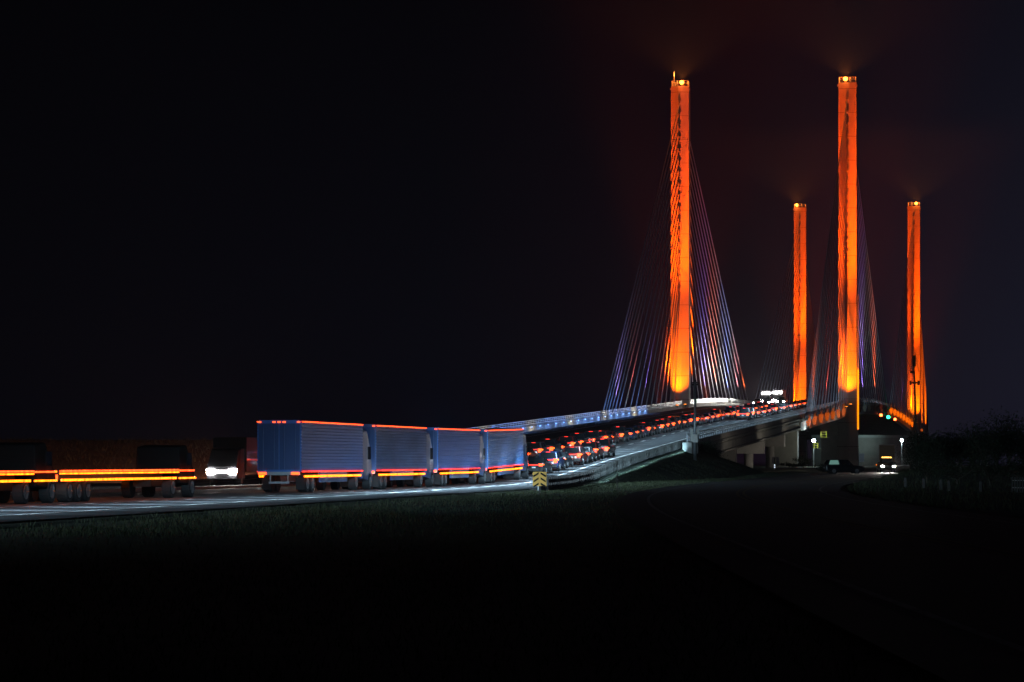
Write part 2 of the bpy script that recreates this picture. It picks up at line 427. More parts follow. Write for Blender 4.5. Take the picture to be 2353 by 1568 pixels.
# side-span end piers
for u0 in (-107,397):
    mb=MB(); z=zr(-107); mb.box(10.5,15.3,u0-1.2,u0+1.2,-1,z-1.95); mb.box(-15.3,-10.5,u0-1.2,u0+1.2,-1,z-1.95); mb.box(-10.5,10.5,u0-1,u0+1,z-3.6,z-1.96); mb.build('end_pier',M_conc,BR)

# stays
stays=[]
side=[9+7.2*k for k in range(12)]+[92.5,96.5,100,103.2,106.2]
main=[10+8.15*k for k in range(17)]
tops=TOPS
for (v0,u0,rank) in ((-PV,0,0),(PV,0,0),(PV,290,1),(-PV,290,1)):
    for k in range(17):
        for kind in ('side','main'):
            outward = (-1 if u0==0 else 1)
            du = outward*side[k] if kind=='side' else -outward*main[k]
            s=1 if du>0 else -1
            a=(v0*.998,u0+s*1.7,tops[k]); b=(v0*1.012,u0+du,zr(u0+du)-.2)
            key=rank*10 + (0 if (v0>0 or kind=='main') else 1) + k*-.01
            stays.append((key,a,b,v0,u0))
stays.sort(key=lambda t:t[0])
rest=MB()
for i,(key,a,b,v0,u0) in enumerate(stays):
    if i<100:
        mb=MB(); mb.tube(a,b,.10,n=6); mb.tube(b,Vector(b)+(Vector(a)-Vector(b)).normalized()*2.2,.19,n=6); mb.build('stay_cable',M_cable,BR,True)
    else: rest.tube(a,b,.115,n=5)
o=rest.build('stay_cables',M_cable,BR,True); tag(o,kind='stuff')
# anchor boxes on the deck edge
for v0 in (PV,-PV):
    for u0 in (0,290):
        out=-1 if u0==0 else 1
        uu=[out*d for d in side[1:12:2]]+[out*101]+[-out*d for d in main[1::2]]
        for du in uu:
            u=u0+du; z=zr(u)-.05; s=1 if v0>0 else -1
            mb=MB(); c=v0+s*.25
            mb.loft([[(c-.42,u-.5,z+.15),(c+.42,u-.5,z+.15),(c+.42,u+.5,z+.15),(c-.42,u+.5,z+.15)],[(c-.38,u-.45,z-.4),(c+.36,u-.45,z-.4),(c+.36,u+.45,z-.4),(c-.38,u+.45,z-.4)],[(c-.22,u-.3,z-1.35),(c+.2,u-.3,z-1.35),(c+.2,u+.3,z-1.35),(c-.22,u+.3,z-1.35)]])
            mb.build('anchor_box',M_conc,BR)
# floodlit edge of P2, its light put in as a glowing bar
mb=MB(); mb.box(PV+1.92,PV+2.18,-1.5,-1.25,7.9,19.5); mb.build('light_tube',E_edge,BR)
mb=MB(); mb.box(PV+1.95,PV+2.15,-1.45,-1.3,19.5,34); mb.build('drain_pipe',M_steel,BR)
# flood lights
def flood(v,u,z,tgt,power,col,ang,blend=.6,size=.3,lens=E_org,vis=True):
    if vis:
        mb=MB(); mb.box(v-.28,v+.28,u-.2,u+.2,z-.28,z-.06); mb.box(v-.05,v+.05,u-.05,u+.05,z-.6,z-.2)
        f=mb.build('floodlight',M_trim,BR); l=MB(); l.box(v-.24,v+.24,u-.16,u+.16,z-.06,z-.03); l.build('lens',lens,f)
    spot('flood_lamp',(v,u,z+.02),tgt,power,col,ang,blend,BR,size)
K=1.0
for v0 in (-PV,PV):
    for u0 in (0,290):
        z0=zr(u0)
        sgn=1 if v0>0 else -1
        # beams rise beside the stays from both sides of the cable plane
        flood(v0-sgn*2.6,u0-27,zr(u0-27)+1.0,(v0-sgn*.5,u0,z0+50),5.6e5*K,ORG,40,.7)
        flood(v0+sgn*1.3,u0-24,zr(u0-24)+.6,(v0+sgn*.3,u0,z0+47),5.0e5*K,ORG,42,.7)
        flood(v0-sgn*2.8,u0-16,zr(u0-16)+1.0,(v0-sgn*.4,u0,z0+20),8e4*K,ORG,50,.9)
        flood(v0+sgn*.9,u0-5.2,z0+.6,(v0,u0-1.6,z0+8),4.2e4*K,(1,.14,.0),66,1)
        # behind, towards the far side
        flood(v0-sgn*2.4,u0+25,zr(u0+25)+1.0,(v0,u0,z0+46),3e5*K,ORG,40,.7,vis=False)
# coloured uplights on the stays
for (v0,u0,col,pw) in ((-PV,44,(.30,.22,1),1.8e4),(-PV,64,(1,.12,.05),4.2e4),(-PV,90,(.25,.35,1),2.2e4),(-PV,112,(1,.25,.25),2.4e4),(-PV,-30,(1,.12,.05),3.6e4),(-PV,-52,(.5,.25,1),1.8e4),(-PV,-72,(1,.14,.10),2.6e4),(-PV,-90,(.6,.35,1),2.0e4),(-PV,-103,(1,.12,.06),4.0e4),(-PV,128,(1,.12,.02),2.5e4),
                      (PV,45,(.5,.25,.9),1.5e4),(PV,90,(1,.10,.02),2.5e4),(PV,-28,(1,.10,.0),3.0e4),(PV,-60,(1,.09,.05),4.0e4),(PV,-92,(1,.09,.0),5.0e4),(PV,-104,(1,.10,.0),4.0e4),(PV,215,(.6,.15,.8),1.5e4),(PV,240,(1,.10,.0),5.0e4),(PV,262,(1,.10,.0),5.0e4),(PV,315,(1,.10,0),6e4),(PV,345,(1,.10,0),6e4),(PV,370,(1,.10,0),6e4)):
    sg=1 if v0>0 else -1
    spot('stay_uplight',(v0-sg*2.2,u0,zr(u0)+.8),(v0,u0+(6 if u0<0 or 145<u0<290 else -6),zr(u0)+26),pw*.42,col,80,1,BR,.3)
# unseen spots added off the deck edge to brighten the anchor boxes
for u in [-d for d in side[1:12:2]]+[-101]+[290-d for d in main[1::2]]+[300,318,340]:
    spot('anchor_lamp',(PV+2.7,u-2.2,zr(u)-.7),(PV+.3,u+.2,zr(u)-.5),700 if u<0 else 1700,(1,.14,.0),60,1,BR,.1)
# navigation lamps below the main span
for u,m,r_,zc in ((112,E_navr,.36,0),(144,E_green,.42,0),(176,E_navr,.36,-.1)):
    z=12.35+zc
    h=MB(); h.tube((PV+.3,u,zr(u)-1.6),(PV+.3,u,z+.25),.05); h.tube((PV+.3,u,z+.25),(PV+.3,u,z+.5),.2); a=h.build('navigation_light',M_steel,BR)
    b=MB(); b.ball((PV+.3,u,z),r_,10); b.build('lens',m,a,True)

# ------------------------------------------------------------------ approach viaduct
VI=empty('approach_viaduct',W(0,-257,0),-PHI,'low concrete approach viaduct climbing from the embankment to the bridge','viaduct')
def loc(o): o.location=(0,257,0); return o
class VB(MB):
    def build(s,name,m,parent=None,smooth=False):
        s.v=[(a,b+257,c) for a,b,c in s.v]; return MB.build(s,name,m,parent,smooth)
us=[-257+6*i for i in range(26)]; us[-1]=-107.05
rings=[]
for u in us:
    z=zr(u)-.03; rings.append([(-15.9,u,z),(15.6,u,z),(15.6,u,z-.25),(15.35,u,z-.3),(15.35,u,z-.42),(15.5,u,z-.45),(15.5,u,z-1.35),(15.85,u,z-1.38),(15.85,u,z-1.6),(13.5,u,z-1.6),(13.3,u,z-.7),(-13.3,u,z-.7),(-13.5,u,z-1.6),(-15.9,u,z-1.6)])
VB().loft(rings).build('deck',M_conc_st,VI)
def vbar(vs):
    mb=VB(); n=50; rings=[]
    for i in range(n+1):
        u=-257+150*i/n-(.05 if i==n else 0); z=zr(u); rings.append([(vs-.2,u,z-.02),(vs+.2,u,z-.02),(vs+.14,u,z+.62),(vs-.14,u,z+.62)])
    mb.loft(rings).build('barrier',M_conc_st,VI)
    r=VB()
    for zz,rr in ((.98,.045),(1.2,.05),(1.42,.065)):
        rg=[]
        for i in range(n+1):
            u=-257+150*i/n; z=zr(u)+zz; rg.append([(vs-rr,u,z-rr),(vs+rr,u,z-rr),(vs+rr,u,z+rr),(vs-rr,u,z+rr)])
        r.loft(rg)
    u=-256.8
    while u<-107.2:
        z=zr(u); r.box(vs-.05,vs+.05,u-.06,u+.06,z+.60,z+1.4); u+=2.0
    if vs<0:
        u=-256.5
        while u<-107.2:
            z=zr(u); r.box(vs-.03,vs+.03,u-.10,u+.10,z+.60,z+.96); u+=.62
    r.build('railing',M_rail,VI)
vbar(-15.2); vbar(15.2)
mb=VB(); z=zr(-257); mb.box(-16.3,16.1,-257.8,-255.4,-1,z-1.65); mb.box(15.3,16.3,-262,-255.4,-1,z+.5); mb.build('abutment',M_conc,VI)
for u0 in (-207,-168,-135):
    z=zr(u0)-1.66
    mb=VB(); mb.box(-15.4,15.6,u0-.9,u0+.9,z-1.9,z); mb.build('pier_cap',M_conc,VI)
    for v0 in (13.4,4,-5,-14):
        mb=VB(); mb.tube((v0,u0,-1),(v0,u0,z-1.9),.65,n=16); mb.build('column',M_conc,VI,True)
# railing lamps on the left parapet
i=0
for u in range(-252,-60,7):
    pr=VI if u<-107 else BR; z=zr(u); off=257 if pr is VI else 0
    c=(.15,.35,1) if i%5 else (1,.9,.72)
    h=MB(); h.box(-14.98,-14.86,u-.12+off,u+.12+off,z+.50,z+.60); h.build('railing_lamp',E_blue,pr)
    spot('railing_spot',(-12.2,u+off,z+.6),(-15.2,u+off+.5,z+1.0),7.5e2*(1 if i%5 else .7),c,130,1,pr,.1); i+=1  # unseen spot added out in the carriageway to brighten the railing

# ------------------------------------------------------------------ vehicles
CARM={n:mat(n+'_car_paint',c,.28,.1,coat=.6) for n,c in (('black',(.012,.012,.014)),('dark grey',(.05,.052,.055)),('silver',(.32,.33,.34)),('dark blue',(.015,.03,.09)),('dark red',(.11,.012,.012)),('white',(.55,.55,.54)))}
def wheel(parent,x,y,r,wd=.22):
    s=1 if x>0 else -1
    t=MB(); t.tube((x-wd/2,y,r),(x+wd/2,y,r),r,n=20); o=t.build('wheel',M_black,parent,False); bevel(o,.03)
    q=MB(); q.tube((x+s*(wd/2-.01),y,r),(x+s*(wd/2+.015),y,r),r*.62,n=14)
    for k in range(5):
        a=k*2*math.pi/5; q.tube((x+s*(wd/2+.02),y,r),(x+s*(wd/2+.02),y+math.cos(a)*r*.55,r+math.sin(a)*r*.55),.03,n=4)
    q.build('rim',M_rim,o)
def body_ring(y,hw,zb,zt):
    return [(-hw*.9,y,zb),(hw*.9,y,zb),(hw,y,zb+.12),(hw,y,(zb+zt)/2+.05),(hw*.97,y,zt-.08),(hw*.86,y,zt),(-hw*.86,y,zt),(-hw*.97,y,zt-.08),(-hw,y,(zb+zt)/2+.05),(-hw,y,zb+.12)]
SHAPES={
 'saloon car':dict(L=4.7,r=.33,st=[(-2.35,.78,.36,.92),(-2.2,.88,.24,1.03),(-1.4,.92,.2,1.02),(0,.93,.2,.98),(1.2,.92,.2,.93),(2.0,.88,.24,.80),(2.35,.74,.36,.64)],cab=(-1.85,1.15,.80,.97,-1.05,.30,.62,1.44),tz=.84),
 'sport utility vehicle':dict(L=4.7,r=.38,st=[(-2.35,.86,.42,1.05),(-2.2,.93,.3,1.12),(-1.3,.96,.27,1.12),(0,.96,.27,1.10),(1.2,.95,.27,1.06),(2.0,.92,.3,.98),(2.35,.80,.42,.82)],cab=(-2.28,1.05,.86,1.10,-1.95,.35,.70,1.74),tz=1.02),
 'pickup truck':dict(L=5.6,r=.41,st=[(-2.8,.92,.45,1.15),(-2.6,.98,.36,1.18),(-.6,.98,.32,1.18),(.4,.98,.32,1.17),(1.6,.98,.32,1.15),(2.5,.95,.36,1.08),(2.8,.86,.45,.92)],cab=(-.75,1.45,.88,1.15,-.45,.75,.72,1.86),tz=.98)}
def make_car(kind,paint,head=E_head2,front=False,taillit=True,roof_lamps=False):
    S=SHAPES[kind]; L=S['L']; root=empty(kind.replace(' ','_'),(0,0,0))
    mb=MB(); mb.loft([body_ring(*s) for s in S['st']]); b=mb.build('body',CARM[paint],root,True); bevel(b,.03)
    for p in b.data.polygons: p.use_smooth=False
    y0,y1,hb,zb,ty0,ty1,ht,zt=S['cab']; zb-=.03
    A=[Vector((-hb,y0,zb)),Vector((hb,y0,zb)),Vector((hb,y1,zb)),Vector((-hb,y1,zb))]
    B=[Vector((-ht,ty0,zt)),Vector((ht,ty0,zt)),Vector((ht,ty1,zt)),Vector((-ht,ty1,zt))]
    mb=MB(); mb.loft([A,B]); c=mb.build('cabin',CARM[paint],root); bevel(c,.04)
    def pane(a,b_,c_,d,name,m,i0=.08,i1=.92,j0=.14,j1=.88):
        def P(i,j): return (a*(1-i)+b_*i)*(1-j)+(d*(1-i)+c_*i)*j
        q=[P(i0,j0),P(i1,j0),P(i1,j1),P(i0,j1)]
        n=(q[1]-q[0]).cross(q[3]-q[0]).normalized()
        ctr=sum(q,Vector())/4
        if (ctr-Vector((0,(y0+y1)/2,(zb+zt)/2))).dot(n)<0: n=-n
        mb=MB(); mb.loft([[p-n*.01 for p in q],[p+n*.012 for p in q]]); return mb.build(name,m,root)
    pane(A[0],A[1],B[1],B[0],'rear_window',M_glass)
    pane(A[2],A[3],B[3],B[2],'windscreen',M_glass)
    for s,(i,j) in ((1,(1,2)),(-1,(3,0))):
        pane(A[i],A[j],B[j],B[i],'side_window',M_glass,.08,.47); pane(A[i],A[j],B[j],B[i],'side_window',M_glass,.53,.92)
    hw=S['st'][0][1]; tz=S['tz']; yb=-L/2
    for s in (-1,1):
        t=MB(); x0=s*(hw-.34); x1=s*(hw-.0)
        th_=.10 if kind=='saloon car' else .26; t.box(min(x0,x1),max(x0,x1),yb-.03,yb+.12,tz-th_,tz+.10); t.build('tail_light',E_redb,root)
        t=MB(); x0=s*(hw-.02); x1=s*(hw+.085)
        t.box(min(x0,x1),max(x0,x1),yb+.12,yb+.42,tz-.06,tz+.05); t.build('side_marker',E_amb,root)
        t=MB(); x0=s*(hw-.36); x1=s*(hw-.04); zf=S['st'][-1][3]-.12
        t.box(min(x0,x1),max(x0,x1),L/2-.10,L/2+.03,zf-.09,zf+.07); t.build('headlight',head,root)
        m_=MB(); m_.box(min(s*(hb+.02),s*(hb+.26)),max(s*(hb+.02),s*(hb+.26)),y1-.55,y1-.40,zb+.04,zb+.2); o=m_.build('mirror',M_trim,root)
    t=MB(); t.box(-hw+.36,hw-.36,yb-.02,yb+.08,tz-.035,tz+.035); t.build('light_bar',E_red,root)
    t=MB(); t.box(-.2,.2,ty0-.03,ty0+.03,zt-.07,zt-.03); t.build('brake_light',E_red,root)
    t=MB(); t.box(-hw*.95,hw*.95,yb-.07,yb+.1,S['st'][0][2]-.04,S['st'][0][2]+.2); t.build('bumper',M_trim,root)
    t=MB(); t.box(-.16,.16,yb-.045,yb-.02,tz-.32,tz-.17); t.build('number_plate',M_white,root)
    wy=L*.295
    for x in (-1,1):
        for y in (-wy,wy): wheel(root,x*(S['st'][2][1]-.10),y,S['r'])
    if kind=='pickup truck':
        t=MB(); t.box(-.86,.86,-2.65,-.85,1.185,1.21); t.build('bed_cover',M_trim,root)
    if roof_lamps:
        for k in range(5):
            t=MB(); x=(-.5,-.22,0,.22,.5)[k]; t.box(x-.09,x+.09,ty1-.12,ty1-.02,zt,zt+.12); t.build('roof_lamp',E_amb2,root)
    if front:
        t=MB(); t.box(-hw+.4,hw-.4,L/2-.02,L/2+.02,S['st'][-1][3]-.32,S['st'][-1][3]-.08); t.build('grille',M_trim,root)
    return root
E_amb2=emit('amber_roof_lamp',(1,.45,.08),7)
protos={}
def get_car(kind,paint):
    k=(kind,paint)
    if k not in protos:
        protos[k]=make_car(kind,paint); return protos[k]
    return copy_tree(protos[k])
ONE=['first','second','third','fourth','fifth','sixth','seventh','eighth','ninth','tenth','eleventh','twelfth','thirteenth','fourteenth','fifteenth','sixteenth','seventeenth','eighteenth','nineteenth']
ORD=ONE+[x for t,c in (('twent','twenty'),('thirt','thirty'),('fort','forty'),('fift','fifty'),('sixt','sixty')) for x in [t+'ieth']+[c+'-'+w for w in ONE[:9]]]
def place(o,v,u,label,cat,group,yaw=0):
    sl=math.atan((zr(u+2)-zr(u-2))/4)
    if abs(yaw)>1: sl=-sl
    o.location=W(v,u,zr(u)+.006); o.rotation_euler=(sl,0,-PHI+yaw); tag(o,label,cat,group)
KIND=['sport utility vehicle','saloon car','pickup truck','sport utility vehicle','saloon car']
PNT=['black','dark grey','silver','dark blue','black','dark red','white','dark grey']
SHORT={'sport utility vehicle':'sport utility vehicle','saloon car':'saloon car','pickup truck':'pickup'}
CATS={'sport utility vehicle':'car','saloon car':'car','pickup truck':'pickup'}
rs=random.Random(3)
def queue(vf,u0,u1,gap,where,group,lamp=0,jit=.6,ref='',dark=False):
    u=u0;i=0
    while u<u1:
        k=rs.choice(KIND);p=rs.choice(['black','dark grey','dark blue','black','dark red'] if dark else PNT)
        place(get_car(k,p),vf(u)+rs.uniform(-.25,.25),u,f'{p} {SHORT[k]}, {ORD[i]} {where}',CATS[k],group)
        if lamp: 
            L=SHAPES[k]['L']; spot('headlight_beam',W(vf(u),u+L/2+.2,zr(u)+.75),W(vf(u)+1,u+25,zr(u+25)-.2),lamp,(.85,.93,1),70,.8,None,.1)
        u+=gap+rs.uniform(-jit,jit)+(1.0 if k=='pickup truck' else 0); i+=1
LV=lambda u: interp([(-600,5.1),(-330,5.0),(-240,4.5),(-170,3.7)],u)
RV=lambda u: interp([(-600,11.6),(-330,11.2),(-240,9.3),(-170,7.4)],u)
queue(LV,-338,-40,7.0,'up the ramp in the inner lane','cars climbing the ramp in the inner lane',lamp=25,jit=.6,dark=True)
queue(RV,-334,-286,7.5,'up the ramp in the outer lane','cars climbing the outer lane of the ramp',lamp=25,dark=True)
queue(RV,-112,10,9,'on the bridge in the outer lane','cars in the outer lane on the bridge',lamp=25,dark=True)

def make_truck():
    root=empty('articulated_truck',(0,0,0))
    # trailer: y from 0 (rear) to 14.6
    mb=MB(); prof=[(1.30,1.18)]
    z=1.25
    n=15; dz=(4.05-1.3)/n
    for k in range(n):
        z=1.3+dz*k; prof+= [(1.27,z+dz*.08),(1.31,z+dz*.22),(1.31,z+dz*.72),(1.27,z+dz*.86)]
    prof+=[(1.27,4.08),(1.2,4.15)]
    ring=lambda y:[(x,y,zz) for x,zz in prof]+[(-x,y,zz) for x,zz in reversed(prof)]
    mb.loft([ring(0.0),ring(15.9)]); mb.build('trailer_body',M_trail,root)
    t=MB(); t.box(-1.22,-.02,-.05,-.005,1.3,3.95); t.box(.02,1.22,-.05,-.005,1.3,3.95)
    for x in (-.3,.3,-.95,.95): t.tube((x,-.08,1.3),(x,-.08,3.95),.025)
    t.build('rear_door',M_cab,root)
    t=MB(); t.box(-1.24,1.24,-.12,.02,1.0,1.18); t.box(-.6,.6,-.1,.0,.5,.62); t.box(-.55,-.48,-.06,.0,.6,1.0); t.box(.48,.55,-.06,0,.6,1.0); t.build('rear_bumper',M_steel,root)
    for s in (-1,1):  # full-length glowing strips added to draw the streaks of passing lamps
        t=MB(); t.box(min(s*.75,s*1.2),max(s*.75,s*1.2),-.17,-.12,1.02,1.16); t.build('tail_light',E_redb,root)
        t=MB(); t.box(min(s*1.315,s*1.35),max(s*1.315,s*1.35),.1,15.8,4.03,4.08); t.build('upper_marker_strip',E_sr,root)
        t=MB(); t.box(min(s*1.315,s*1.35),max(s*1.315,s*1.35),.1,15.8,1.16,1.23); t.build('side_marker_strip',E_sl,root)
        t=MB(); t.box(min(s*1.30,s*1.36),max(s*1.30,s*1.36),.6,15.2,.86,.98); t.build('skirt_light',E_sa,root)
        t=MB(); t.box(min(s*1.2,s*1.3),max(s*1.2,s*1.3),4.6,11.5,.55,1.18); t.build('side_skirt',M_cab,root)
        for y in (1.6,2.9): wheel(root,s*1.02,y,.5,.5)
        for y in (14.4,18.3): wheel(root,s*1.02,y,.5,.45)
    for s in (-1,1):
        t=MB(); t.box(min(s*.75,s*1.25),max(s*.75,s*1.25),.86,.9,.15,.85); t.build('mudflap',M_black,root)
    t=MB()
    for x in (-1.15,-.3,0,.3,1.15): t.box(x-.08,x+.08,-.09,-.05,4.0,4.07)
    t.build('top_marker_lights',E_redb,root)
    t=MB(); t.box(-.5,.5,.5,15.5,.95,1.17); t.box(-.45,.45,13.5,19.3,.55,.9); t.build('chassis',M_trim,root)
    c=MB(); c.loft([[(-1.2,16.2,.7),(1.2,16.2,.7),(1.2,16.2,3.7),(-1.2,16.2,3.7)],[(-1.22,17.5,.6),(1.22,17.5,.6),(1.2,17.5,3.75),(-1.2,17.5,3.75)],[(-1.2,19.1,.5),(1.2,19.1,.5),(1.1,18.7,2.9),(-1.1,18.7,2.9)],[(-1.15,19.3,.5),(1.15,19.3,.5),(1.12,19.3,1.6),(-1.12,19.3,1.6)]])
    bevel(c.build('cab',M_cab,root),.08)
    for s in (-1,1):
        g=MB(); g.box(min(s*1.2,s*1.235),max(s*1.2,s*1.235),17.7,18.5,1.9,2.7); g.build('side_window',M_glass,root)
        g=MB(); g.box(min(s*.75,s*1.1),max(s*.75,s*1.1),19.28,19.34,.85,1.05); g.build('headlight',E_head2,root)
    return root
tr=make_truck()
tl=['lit blue grey articulated truck, rearmost with its red marker lights nearest the left','second blue grey articulated truck from the left in the convoy','third blue grey articulated truck from the left in the convoy','blue grey articulated truck at the front of the convoy by the ramp']
for i in range(4):  # convoy length invented to span the streak of a single truck
    o=tr if i==0 else copy_tree(tr)
    u=-424+i*19.9+(0,.0,.3,-.1)[i]
    for ch in o.children:
        if ch.name.startswith('trailer_body') and i in(1,3): ch.data=ch.data.copy(); ch.data.materials[0]=M_trail2 if i==1 else M_trail3
    place(o,RV(u)+0.0,u,tl[i],'truck','articulated trucks in convoy'); o.rotation_euler[0]=math.atan((zr(u+18)-zr(u))/18)

def make_flatbed():
    root=empty('flatbed_truck',(0,0,0))  # flatbed invented to carry the low streaks of traffic light
    d=MB(); d.box(-1.28,1.28,0,18.5,1.22,1.40); d.box(-1.24,1.24,-.02,.02,1.0,1.22); d.build('deck',M_trim,root)
    d=MB(); d.box(-.5,.5,.5,18.3,.9,1.2); d.box(-.45,.45,16.5,21.8,.55,.9); d.build('chassis',M_trim,root)
    for s in (-1,1):  # long side strips are added glow along the streak, beside ordinary tail lights
        t=MB(); t.box(min(s*.62,s*1.24),max(s*.62,s*1.24),-.07,-.03,1.02,1.20); t.build('tail_light',E_redb,root)
        t=MB(); t.box(min(s*1.29,s*1.33),max(s*1.29,s*1.33),.05,18.4,1.33,1.40); t.build('upper_marker_strip',E_sr,root)
        t=MB(); t.box(min(s*1.29,s*1.33),max(s*1.29,s*1.33),.05,18.4,1.22,1.29); t.build('side_marker_strip',E_sa,root)
        t=MB(); t.box(min(s*1.26,s*1.32),max(s*1.26,s*1.32),.3,18.0,.92,1.02); t.build('skirt_light',E_sa,root)
        for y in (1.6,2.9,4.2): wheel(root,s*1.0,y,.48,.5)
        for y in (17.6,21.0): wheel(root,s*1.02,y,.5,.45)
    t=MB(); t.box(-1.2,1.2,-.06,-.02,1.30,1.38); t.build('rear_light_bar',E_amb,root)
    for s in (-1,1):  # added glow carries the streaks on past the cab
        t=MB(); t.box(min(s*1.21,s*1.25),max(s*1.21,s*1.25),18.7,21.4,1.30,1.37); t.build('cab_marker_strip',E_sr,root)
        t=MB(); t.box(min(s*1.21,s*1.25),max(s*1.21,s*1.25),18.7,21.7,.92,1.0); t.build('cab_marker_strip',E_sa,root)
    c=MB(); c.loft([[(-1.15,19.2,.7),(1.15,19.2,.7),(1.1,19.2,2.5),(-1.1,19.2,2.5)],[(-1.2,20.6,.6),(1.2,20.6,.6),(1.1,20.5,2.6),(-1.1,20.5,2.6)],[(-1.2,21.6,.5),(1.2,21.6,.5),(1.05,21.3,1.9),(-1.05,21.3,1.9)],[(-1.15,21.9,.5),(1.15,21.9,.5),(1.12,21.9,1.3),(-1.12,21.9,1.3)]])
    bevel(c.build('cab',M_blk,root),.08)
    for s in (-1,1):
        g=MB(); g.box(min(s*1.12,s*1.2),max(s*1.12,s*1.2),20.4,21.1,1.6,2.2); g.build('side_window',M_glass,root)
        g=MB(); g.box(min(s*.75,s*1.1),max(s*.75,s*1.1),21.88,21.94,.85,1.05); g.build('headlight',E_head2,root)
    return root
fb=make_flatbed()
fl=['empty low flatbed truck with amber side lights, cut off by the left edge','middle one of the empty low flatbed trucks with amber side lights','empty low flatbed truck with amber side lights, right behind the blue grey trucks']
for i in range(3):
    o=fb if i==0 else copy_tree(fb)
    u=-511.5+i*21.9
    place(o,RV(u),u,fl[i],'truck','empty flatbed trucks in convoy')

# oncoming vehicles
E_hot=emit('blazing_headlamp',(1,.96,.9),260)
def oncoming(kind,paint,v,u,label,power,grp=None,hm=E_hot,beam=30):
    o=make_car(kind,paint,hm,True); place(o,v,u,label,CATS[kind],grp,math.pi)
    L=SHAPES[kind]['L']
    for dx in (-.6,.6): spot('headlight_beam',W(v+dx,u-L/2-.2,zr(u)+.8),W(v+dx-1.2,u-beam,zr(u-beam)+.4),power,(1,.96,.9),55,.9,None,.1)
def light_truck(v,u,label,power,grp=None,roof=True):
    root=empty('box_truck',(0,0,0))
    c=MB(); c.box(-1.25,1.25,-7,0,1.0,3.5); bevel(c.build('cargo_box',CARM['black'],root),.04)
    c=MB(); c.loft([[(-1.15,.05,.5),(1.15,.05,.5),(1.12,.05,2.7),(-1.12,.05,2.7)],[(-1.18,1.0,.5),(1.18,1.0,.5),(1.1,1.0,2.7),(-1.1,1.0,2.7)],[(-1.15,1.9,.5),(1.15,1.9,.5),(1.0,1.35,2.6),(-1.0,1.35,2.6)],[(-1.1,2.2,.5),(1.1,2.2,.5),(1.08,2.1,1.4),(-1.08,2.1,1.4)]]); bevel(c.build('cab',CARM['black'],root),.06)
    for s_ in (-1,1):
        g=MB(); g.box(min(s_*.55,s_*1.08),max(s_*.55,s_*1.08),2.12,2.3,.85,1.22); g.build('headlight',E_hot,root)
        for y in (-5.5,.9): wheel(root,s_*1.0,y,.45,.3)
    g=MB(); g.box(-.5,.5,2.16,2.24,.95,1.12); g.build('light_bar',E_head,root)
    if roof:
        for x in (-.8,-.4,0,.4,.8):
            g=MB(); g.ball((x,1.2,2.90),.19,8); g.build('roof_lamp',E_hot,root,True)
    place(root,v,u,label,'truck',grp,math.pi)
    for dx in (-.8,.8): spot('headlight_beam',W(v+dx,u-2.6,zr(u)+1.1),W(v+dx+3.5,u-40,zr(u-40)+1.4),power,(1,.96,.9),70,.9,None,.1)
light_truck(-3.3,-381,'oncoming box truck with blazing white headlights, seen just left of the blue grey trucks',900,None,False)
light_truck(-5.4,92,'oncoming box truck with blazing lights at the crest of the bridge',12000)
spot('crest_flare',W(-5.4,88,zr(88)+3.6),W(-4,84,zr(88)+16),1.6e4,(1,.97,.92),60,.7,None,.3)  # spot added above the truck to make a halo in the haze
light_truck(-9.2,106,'second oncoming box truck, behind the first at the crest',8000)
oncoming('pickup truck','dark grey',-4.0,86,'oncoming pickup with blazing headlights at the crest, nearest the median',9000,'oncoming traffic at the crest')
oncoming('sport utility vehicle','black',-8.0,94,'oncoming black car with blazing headlights at the crest, middle of the cars',9000,'oncoming traffic at the crest')
oncoming('saloon car','silver',-8.0,72,'oncoming silver saloon with blazing headlights at the crest beside the parapet',7000,'oncoming traffic at the crest')

# approaching pickup on the side road
E_amb2b=E_amb2
pk=make_car('pickup truck','black',E_hot,True,roof_lamps=True)
y=391; pk.location=(47.7,y,.36); pk.rotation_euler=(0,0,math.pi-.02); tag(pk,'pickup with bright headlights and five amber roof lamps facing the camera under the bridge','pickup')
for dx in (-.62,.62): spot('headlight_beam',(47.7+dx,y-3.0,1.3),(47.7+dx+.5,y-45,.2),6000,(1,.93,.84),60,.9,None,.1)
# parked dark jeep-like car
jp=make_car('sport utility vehicle','black',M_trim); jp.location=(39.6,366,gh(39.6,366)); jp.rotation_euler=(0,0,-1.45)
tag(jp,'dark unlit sport utility vehicle parked beside the pylon foot','car')
for ch in list(jp.children):
    if ch.name.split('.')[0] in('tail_light','side_marker','light_bar','brake_light'): ch.data.materials[0]=M_trim
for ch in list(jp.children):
    if ch.name.startswith('side_window'): ch.data=ch.data.copy(); ch.data.materials[0]=E_pane; break  # one side pane glows teal

# ------------------------------------------------------------------ guardrail
G=empty('guardrail',W(22.5,-398,0),-PHI,'long dark steel guardrail on posts above a pale kerb beside the ramp','guardrail')
g0=(22.5,-398)
def gp(u,dv=0,dz=0): return (interp(GR,u)+dv-g0[0],u-g0[1],zr(u)+dz)
rail=MB(); rings=[]
for i in range(75):
    u=-398+141*i/74
    rings.append([gp(u,a,b) for a,b in ((-.12,.46),(-.04,.48),(-.10,.57),(-.04,.64),(-.12,.68),(-.10,.69),(0,.64),(-.05,.57),(0,.48),(-.10,.45))])
rail.loft(rings); rail.build('rail',M_dsteel,G)
u=-397.8;k=0
while u<-257:
    mb=MB(); x,y,z=gp(u); mb.box(x,x+.22,y-.11,y+.11,z-.7,z+.80); mb.build('post',M_dsteel,G); u+=1.9; k+=1
    if k>=75: break
rings=[]
for i in range(75):
    u=-399+142*i/74; rings.append([gp(u,a,b) for a,b in ((-.32,-.35),(-.32,.34),(-.18,.36),(-.16,-.35))])
